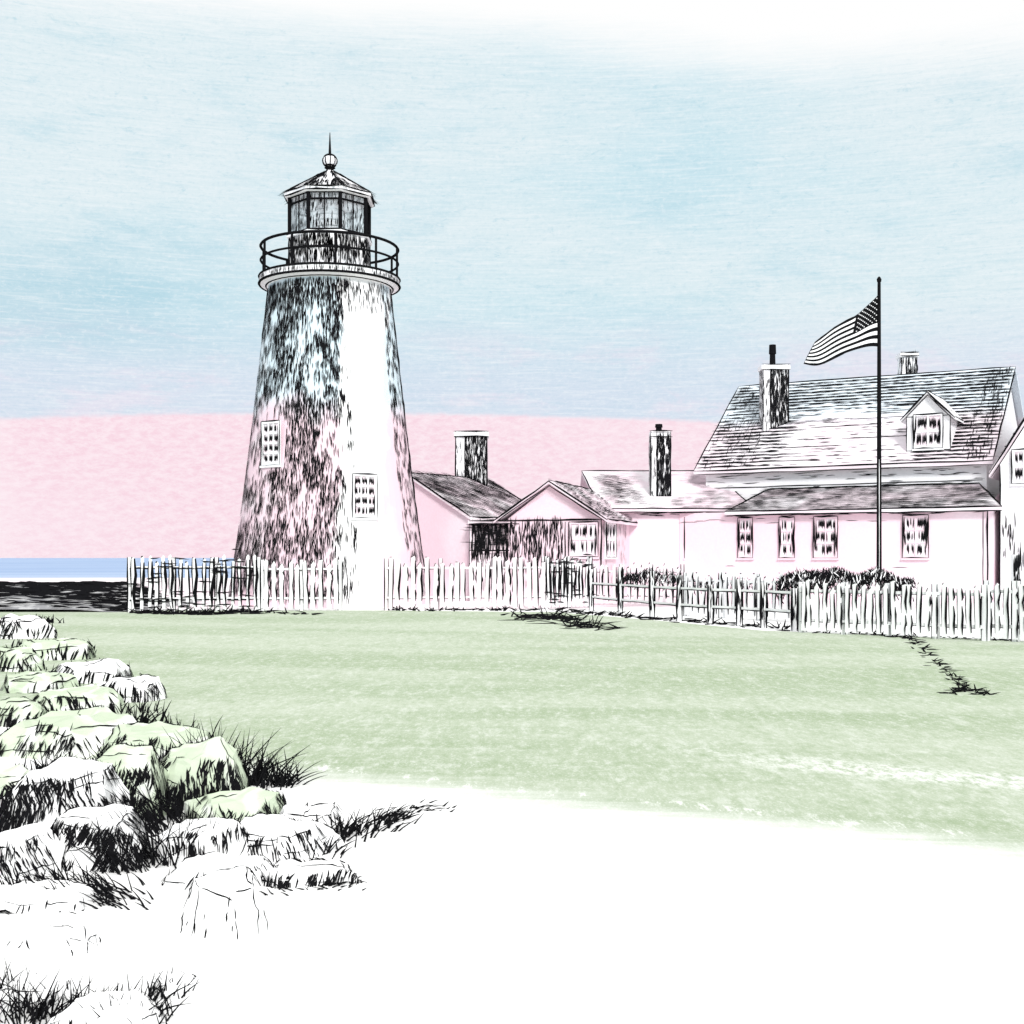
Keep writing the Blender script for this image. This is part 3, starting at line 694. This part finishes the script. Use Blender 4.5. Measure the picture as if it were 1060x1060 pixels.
for a_,b_ in (((.5,0),(.75,0)),((.75,0),(1,0)),((1,0),(1,1)),((.5,1),(.75,1)),((.75,1),(1,1))): fl.line(FPt(*a_),FPt(*b_),.022)
fl.build('flag',None,(WHITE,INK),FP+V(0,0,5),label='striped american flag with starred canton waving on the flagpole',category='flag')
# ---------------------------------------------------------------- hedges
def hedge(x0p,x1p,dd,hmax,n,label,dk=.85):
    hb=V(((x0p+x1p)/2-530)*dd/F,dd,0); hd=M()
    for i in range(n):
        t=random.random(); x=(x0p+(x1p-x0p)*t-530)*dd/F; y=dd+random.uniform(-.3,.3)
        top_=hmax*(.92+.14*nz(x*2.5,y)-.9*abs(t-.5)**3)
        z=max(.05,top_*(1-abs(random.gauss(0,.16)))); p=V(x,y,z); dv=V(random.uniform(-.6,.6),random.uniform(-.2,.2),random.uniform(.3,1.2)).normalized()
        hd.stroke(p,dv,V(random.uniform(-.3,.3),-1,random.uniform(-.1,.3)),random.uniform(.08,.2),random.uniform(.01,.024),mat=1 if random.random()<dk else 0)
    hd.build('hedge',None,(WHITE,INK),hb,label=label,category='hedge')
hedge(806,942,24,1.05,3000,'low dark clipped hedge around the flagpole base')
hedge(640,705,31,.95,700,'sketchy dark shrub behind the low rail fence')
hedge(715,800,30,.75,600,'thin dark planting along the house wall',.8)
# ---------------------------------------------------------------- shore ledge
lb=V(-12.3,31,0); lg=M(); nx,ny=44,10
def LG(i,j):
    u,v=i/nx,j/ny; x=-20+11.4*u; y=28.6+8*v
    z=(.56+.16*nz(x*.7,y*.5,4))*math.sin(math.pi*min(1,v*1.25+.02))**.7 if v<.8 else .1
    z*=clamp((1-u)*9) ; return V(x,y,max(z,0)-.02)
for i in range(nx):
    for j in range(ny): lg.poly([LG(i,j),LG(i+1,j),LG(i+1,j+1),LG(i,j+1)])
for _ in range(1500):
    i=random.uniform(0,nx-1);j=random.uniform(0,5.5); p=LG(i,j); lg.stroke(p+V(0,-.04,.04),V(1,0,random.uniform(-.08,.05)),V(0,-1,.6),random.uniform(.3,.9),random.uniform(.03,.055))
lg.build('rock_ledge',None,(DARKST,INK),lb,label='dark low shore ledge of layered rock by the sea',category='rock')
# ---------------------------------------------------------------- boulders: flat angular granite ledges
def boulder(px,py,wp,hp,green,hat,seed,dm=.8,tilt=0,outl=0.0):
    rnd=random.Random(seed); d=gd(py); sc_=d/F; w_=wp*sc_; h_=hp*sc_; dp_=w_*dm; c=V((px-530)*sc_,d+dp_*.45,0)
    bm=bmesh.new()
    nn_=rnd.choice((5,6,7)); ph_=rnd.uniform(0,6.28)
    for i in range(nn_):          # bottom ring, shoulder ring and sloping flat top
        a=ph_+2*math.pi*(i+rnd.uniform(-.25,.25))/nn_; rr=rnd.uniform(.82,1.1)
        ca,sa=math.cos(a),math.sin(a); ex=math.copysign(abs(ca)**.75,ca); ey=math.copysign(abs(sa)**.75,sa)
        bm.verts.new(V(ex*rr*w_*.54,ey*rr*dp_*.54,-.03*h_))
        bm.verts.new(V(ex*rr*w_*.50,ey*rr*dp_*.50,h_*rnd.uniform(.35,.62)))
        k_=rnd.uniform(.60,.86); bm.verts.new(V(ex*rr*w_*.52*k_,ey*rr*dp_*.52*k_,h_*(rnd.uniform(.80,.95)+tilt*ex*.3+.12*ey)))
    bmesh.ops.convex_hull(bm,input=bm.verts)
    for v in [v for v in bm.verts if not v.link_faces]: bm.verts.remove(v)
    bmesh.ops.dissolve_limit(bm,angle_limit=.2,verts=bm.verts,edges=bm.edges)
    bm.normal_update()
    so_=V(seed*3.1,seed*1.7,0); am=min(w_,.7*F*0+w_)
    def disp(p): return p+noise.noise_vector(p/w_*4.5+so_)*w_*.04+noise.noise_vector(p/w_*13+so_)*w_*.022
    m=M(); px_=d/F
    b2=bm.copy(); bmesh.ops.triangulate(b2,faces=b2.faces); bmesh.ops.subdivide_edges(b2,edges=b2.edges,cuts=4,use_grid_fill=True)
    vs=[c+disp(v.co) for v in b2.verts]; b2.verts.index_update()
    m.faces(vs,[tuple(v.index for v in f.verts) for f in b2.faces],0); b2.free()
    def down(n):
        dv=V(0,0,-1)-n*(-n.z)
        if dv.length<.3: dv=V(.8,-.5,0)-n*(V(.8,-.5,0).dot(n))
        return dv.normalized()
    def inkpath(a,b,w0,t0,t1,nn,k_=7):
        pts=[c+disp(a.lerp(b,t0+(t1-t0)*i/k_))+nn*px_*.7 for i in range(k_+1)]
        m.tube(pts,[w0*rnd.uniform(.4,1.1)*(.3 if i in(0,k_) else 1) for i in range(k_+1)],4,1)
    for f in bm.faces:
        n=f.normal
        if n.z<-.35 or n.y>.45: continue
        fan=[(f.verts[0].co,f.verts[i].co,f.verts[i+1].co) for i in range(1,len(f.verts)-1)]
        dk_=clamp(1.15-n.z*1.45)*hat*(1.25 if n.x<.2 else .6)  # ink density paints shade on each facet by its normal
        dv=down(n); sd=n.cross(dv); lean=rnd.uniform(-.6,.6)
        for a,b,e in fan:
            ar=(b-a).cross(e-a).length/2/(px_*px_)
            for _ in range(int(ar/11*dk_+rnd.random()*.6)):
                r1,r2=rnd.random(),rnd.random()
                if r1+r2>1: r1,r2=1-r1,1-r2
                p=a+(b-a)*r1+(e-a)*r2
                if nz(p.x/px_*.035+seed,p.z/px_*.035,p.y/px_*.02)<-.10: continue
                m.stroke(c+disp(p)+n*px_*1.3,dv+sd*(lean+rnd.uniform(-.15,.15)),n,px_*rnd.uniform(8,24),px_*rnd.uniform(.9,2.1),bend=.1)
        # cracks over broad faces
        if hat>.3 and len(f.verts)>=4 and rnd.random()<.7:
            ct=f.calc_center_median(); e_=f.edges[rnd.randrange(len(f.edges))]; q0=(e_.verts[0].co+e_.verts[1].co)/2
            inkpath(q0.copy(),ct+(ct-q0)*rnd.uniform(.1,.7),px_*rnd.uniform(.5,.9),0,1,n.copy(),8)
    for e in bm.edges:
        if len(e.link_faces)<2: continue
        f1,f2=e.link_faces; n1,n2=f1.normal,f2.normal
        if n1.dot(n2)>.93 or min(n1.y,n2.y)>.45: continue
        lo=f1 if n1.z<n2.z else f2
        a,b=e.verts[0].co.copy(),e.verts[1].co.copy(); L=(b-a).length
        nn=(n1+n2).normalized()
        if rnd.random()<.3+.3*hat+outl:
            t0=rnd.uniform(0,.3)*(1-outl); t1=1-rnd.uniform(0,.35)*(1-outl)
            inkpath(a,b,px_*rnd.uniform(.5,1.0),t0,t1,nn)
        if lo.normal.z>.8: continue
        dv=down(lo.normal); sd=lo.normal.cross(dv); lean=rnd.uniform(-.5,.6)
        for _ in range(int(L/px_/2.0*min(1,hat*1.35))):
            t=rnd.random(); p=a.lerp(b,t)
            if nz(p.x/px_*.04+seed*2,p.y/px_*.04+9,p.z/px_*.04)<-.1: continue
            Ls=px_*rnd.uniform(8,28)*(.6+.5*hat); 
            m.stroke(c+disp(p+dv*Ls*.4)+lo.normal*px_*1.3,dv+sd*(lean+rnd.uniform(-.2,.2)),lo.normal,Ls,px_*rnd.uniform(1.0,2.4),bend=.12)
    bm.free()
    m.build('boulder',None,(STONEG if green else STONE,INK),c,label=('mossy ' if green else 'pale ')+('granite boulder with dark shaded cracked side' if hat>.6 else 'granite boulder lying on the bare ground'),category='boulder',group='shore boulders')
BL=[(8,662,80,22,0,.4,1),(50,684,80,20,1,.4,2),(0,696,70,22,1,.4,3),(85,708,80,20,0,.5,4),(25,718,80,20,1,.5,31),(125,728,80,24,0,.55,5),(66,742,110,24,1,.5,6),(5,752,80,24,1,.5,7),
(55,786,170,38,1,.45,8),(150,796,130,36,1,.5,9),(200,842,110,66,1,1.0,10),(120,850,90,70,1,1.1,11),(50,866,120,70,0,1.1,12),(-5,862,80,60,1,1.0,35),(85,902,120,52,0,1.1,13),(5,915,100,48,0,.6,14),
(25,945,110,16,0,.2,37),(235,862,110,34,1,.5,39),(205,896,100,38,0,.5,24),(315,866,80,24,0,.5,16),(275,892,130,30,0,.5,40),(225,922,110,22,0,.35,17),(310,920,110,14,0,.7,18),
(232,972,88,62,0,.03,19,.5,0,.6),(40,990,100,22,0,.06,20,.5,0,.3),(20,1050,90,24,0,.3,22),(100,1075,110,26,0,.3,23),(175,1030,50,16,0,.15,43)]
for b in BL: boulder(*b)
# ---------------------------------------------------------------- grass tufts
def blade(m,p,dv,L,w,droop):
    pts=[];rs=[]; d=dv.normalized()
    for i in range(5):
        t=i/4; q=p+d*L*t+V(dv.x,dv.y*.5,-.4)*droop*L*t*t; pts.append(q); rs.append(w*.5*(1-t)**.7+w*.04)
    m.tube(pts,rs,3,1)
def tuft(px,py,n,hp,spread,lean=0.0,z0p=0):
    d=gd(py); s=d/F; c=V((px-530)*s,d,0); m=M()
    for i in range(n):
        o=V(random.gauss(0,spread*s*.5),random.gauss(0,spread*s*.4),z0p*s*random.uniform(.3,1))
        dv=V(random.gauss(lean,.42),random.gauss(-.1,.3),1)
        blade(m,c+o,dv,hp*s*random.uniform(.45,1.1),s*random.uniform(1.3,2.6),random.uniform(0,.45))
    m.build('grass_tuft',None,(STONEG,INK),c,label='dark ink-black tuft of wild grass among the rocks',category='grass',group='grass tufts among the boulders')
TF=[(275,813,70,44,34,.1),(245,812,60,62,30,.15),(225,812,50,74,24,.1),(205,800,36,60,20,0),(180,772,40,38,24,.1),(150,750,36,26,26,.1),(290,814,30,30,14,.4),
(165,893,70,76,38,-.2),(135,900,46,60,34,-.5),(190,884,46,60,30,.15),(150,860,40,66,24,-.4),(180,850,40,56,30,-.6),(95,925,60,38,50,-.7),(60,918,44,28,40,-.6),(120,935,40,28,40,-1),
(25,1052,60,52,44,0),(65,1052,54,46,40,.1),(5,1040,46,52,28,-.2),(105,1045,46,38,34,.2),(150,1052,50,40,34,.2),(170,1030,30,28,24,.2),(130,1060,40,40,34,-.3),(85,1058,40,30,40,.8),
(350,868,34,34,30,.3),(375,862,40,30,38,.6),(400,850,40,24,30,.9),(430,838,40,9,30,1.6),(330,882,36,26,34,.3),(285,858,34,26,44,.3),(255,862,30,24,44,.2),(215,868,36,32,30,0),(300,850,30,20,40,.3),(240,842,40,26,44,.1),
(40,672,30,14,30,0),(70,700,30,16,34,0),(100,722,30,16,40,0),(30,740,30,18,34,0),(15,775,40,26,34,0),(130,738,30,16,34,.1),(20,655,30,12,30,0),(45,645,30,10,20,0),(60,800,36,26,36,0),(10,830,36,26,26,0),(340,915,40,9,30,1.4),(295,920,40,9,50,-1.4),(200,812,40,40,30,0),(60,760,36,16,40,0),(110,800,36,30,40,-.5),(40,880,36,30,44,-.6),(110,870,36,34,30,-.7)]
for t in TF: tuft(*t)
def fringe(name,pts,n,hp,spread,label,flat=.5):
    m=M(); base=gp(*pts[0])
    for i in range(n):
        t=random.random()*(len(pts)-1); k_=int(t); f=t-k_
        px=pts[k_][0]*(1-f)+pts[k_+1][0]*f+random.gauss(0,spread); py=pts[k_][1]*(1-f)+pts[k_+1][1]*f+random.gauss(0,spread*.18)
        p=gp(px,py); s=p.y/F
        blade(m,p,V(random.gauss(.3,1)*flat*2,random.gauss(0,.3),.6),hp*s*random.uniform(.5,1.2),s*random.uniform(1.2,2.6),.2)
    return m.build(name,None,(STONEG,INK),base,kind='stuff',label=label,category='grass')
fringe('grass',[(134,634),(200,636),(262,634)],190,11,4,'dark grass fringe at the foot of the picket fence',1)
fringe('grass',[(265,634),(320,636)],24,8,4,'sparse dark grass fringe at the fence foot',1)
fringe('grass',[(400,632),(566,632)],70,7,3,'sparse dark grass at the foot of the pickets',.6)
fringe('grass',[(535,640),(580,641),(620,652)],120,15,10,'dark ragged grass patch beside the gate',1.2)
fringe('grass',[(570,632),(680,641),(830,652)],150,9,5,'dark grass along the rail fence',1)
fringe('grass',[(830,654),(1060,664)],70,6,3,'thin grass at the foot of the picket fence',1)
fringe('grass',[(900,657),(945,662),(965,682),(988,704),(1000,712)],130,7,3,'dark line of grass trailing across the lawn',1)
fringe('grass',[(985,718),(1000,714),(1018,720)],60,10,6,'dark clump of grass ending the trail',1.2)
sc.view_settings.view_transform='Standard'; sc.view_settings.look='None'; sc.view_settings.exposure=0
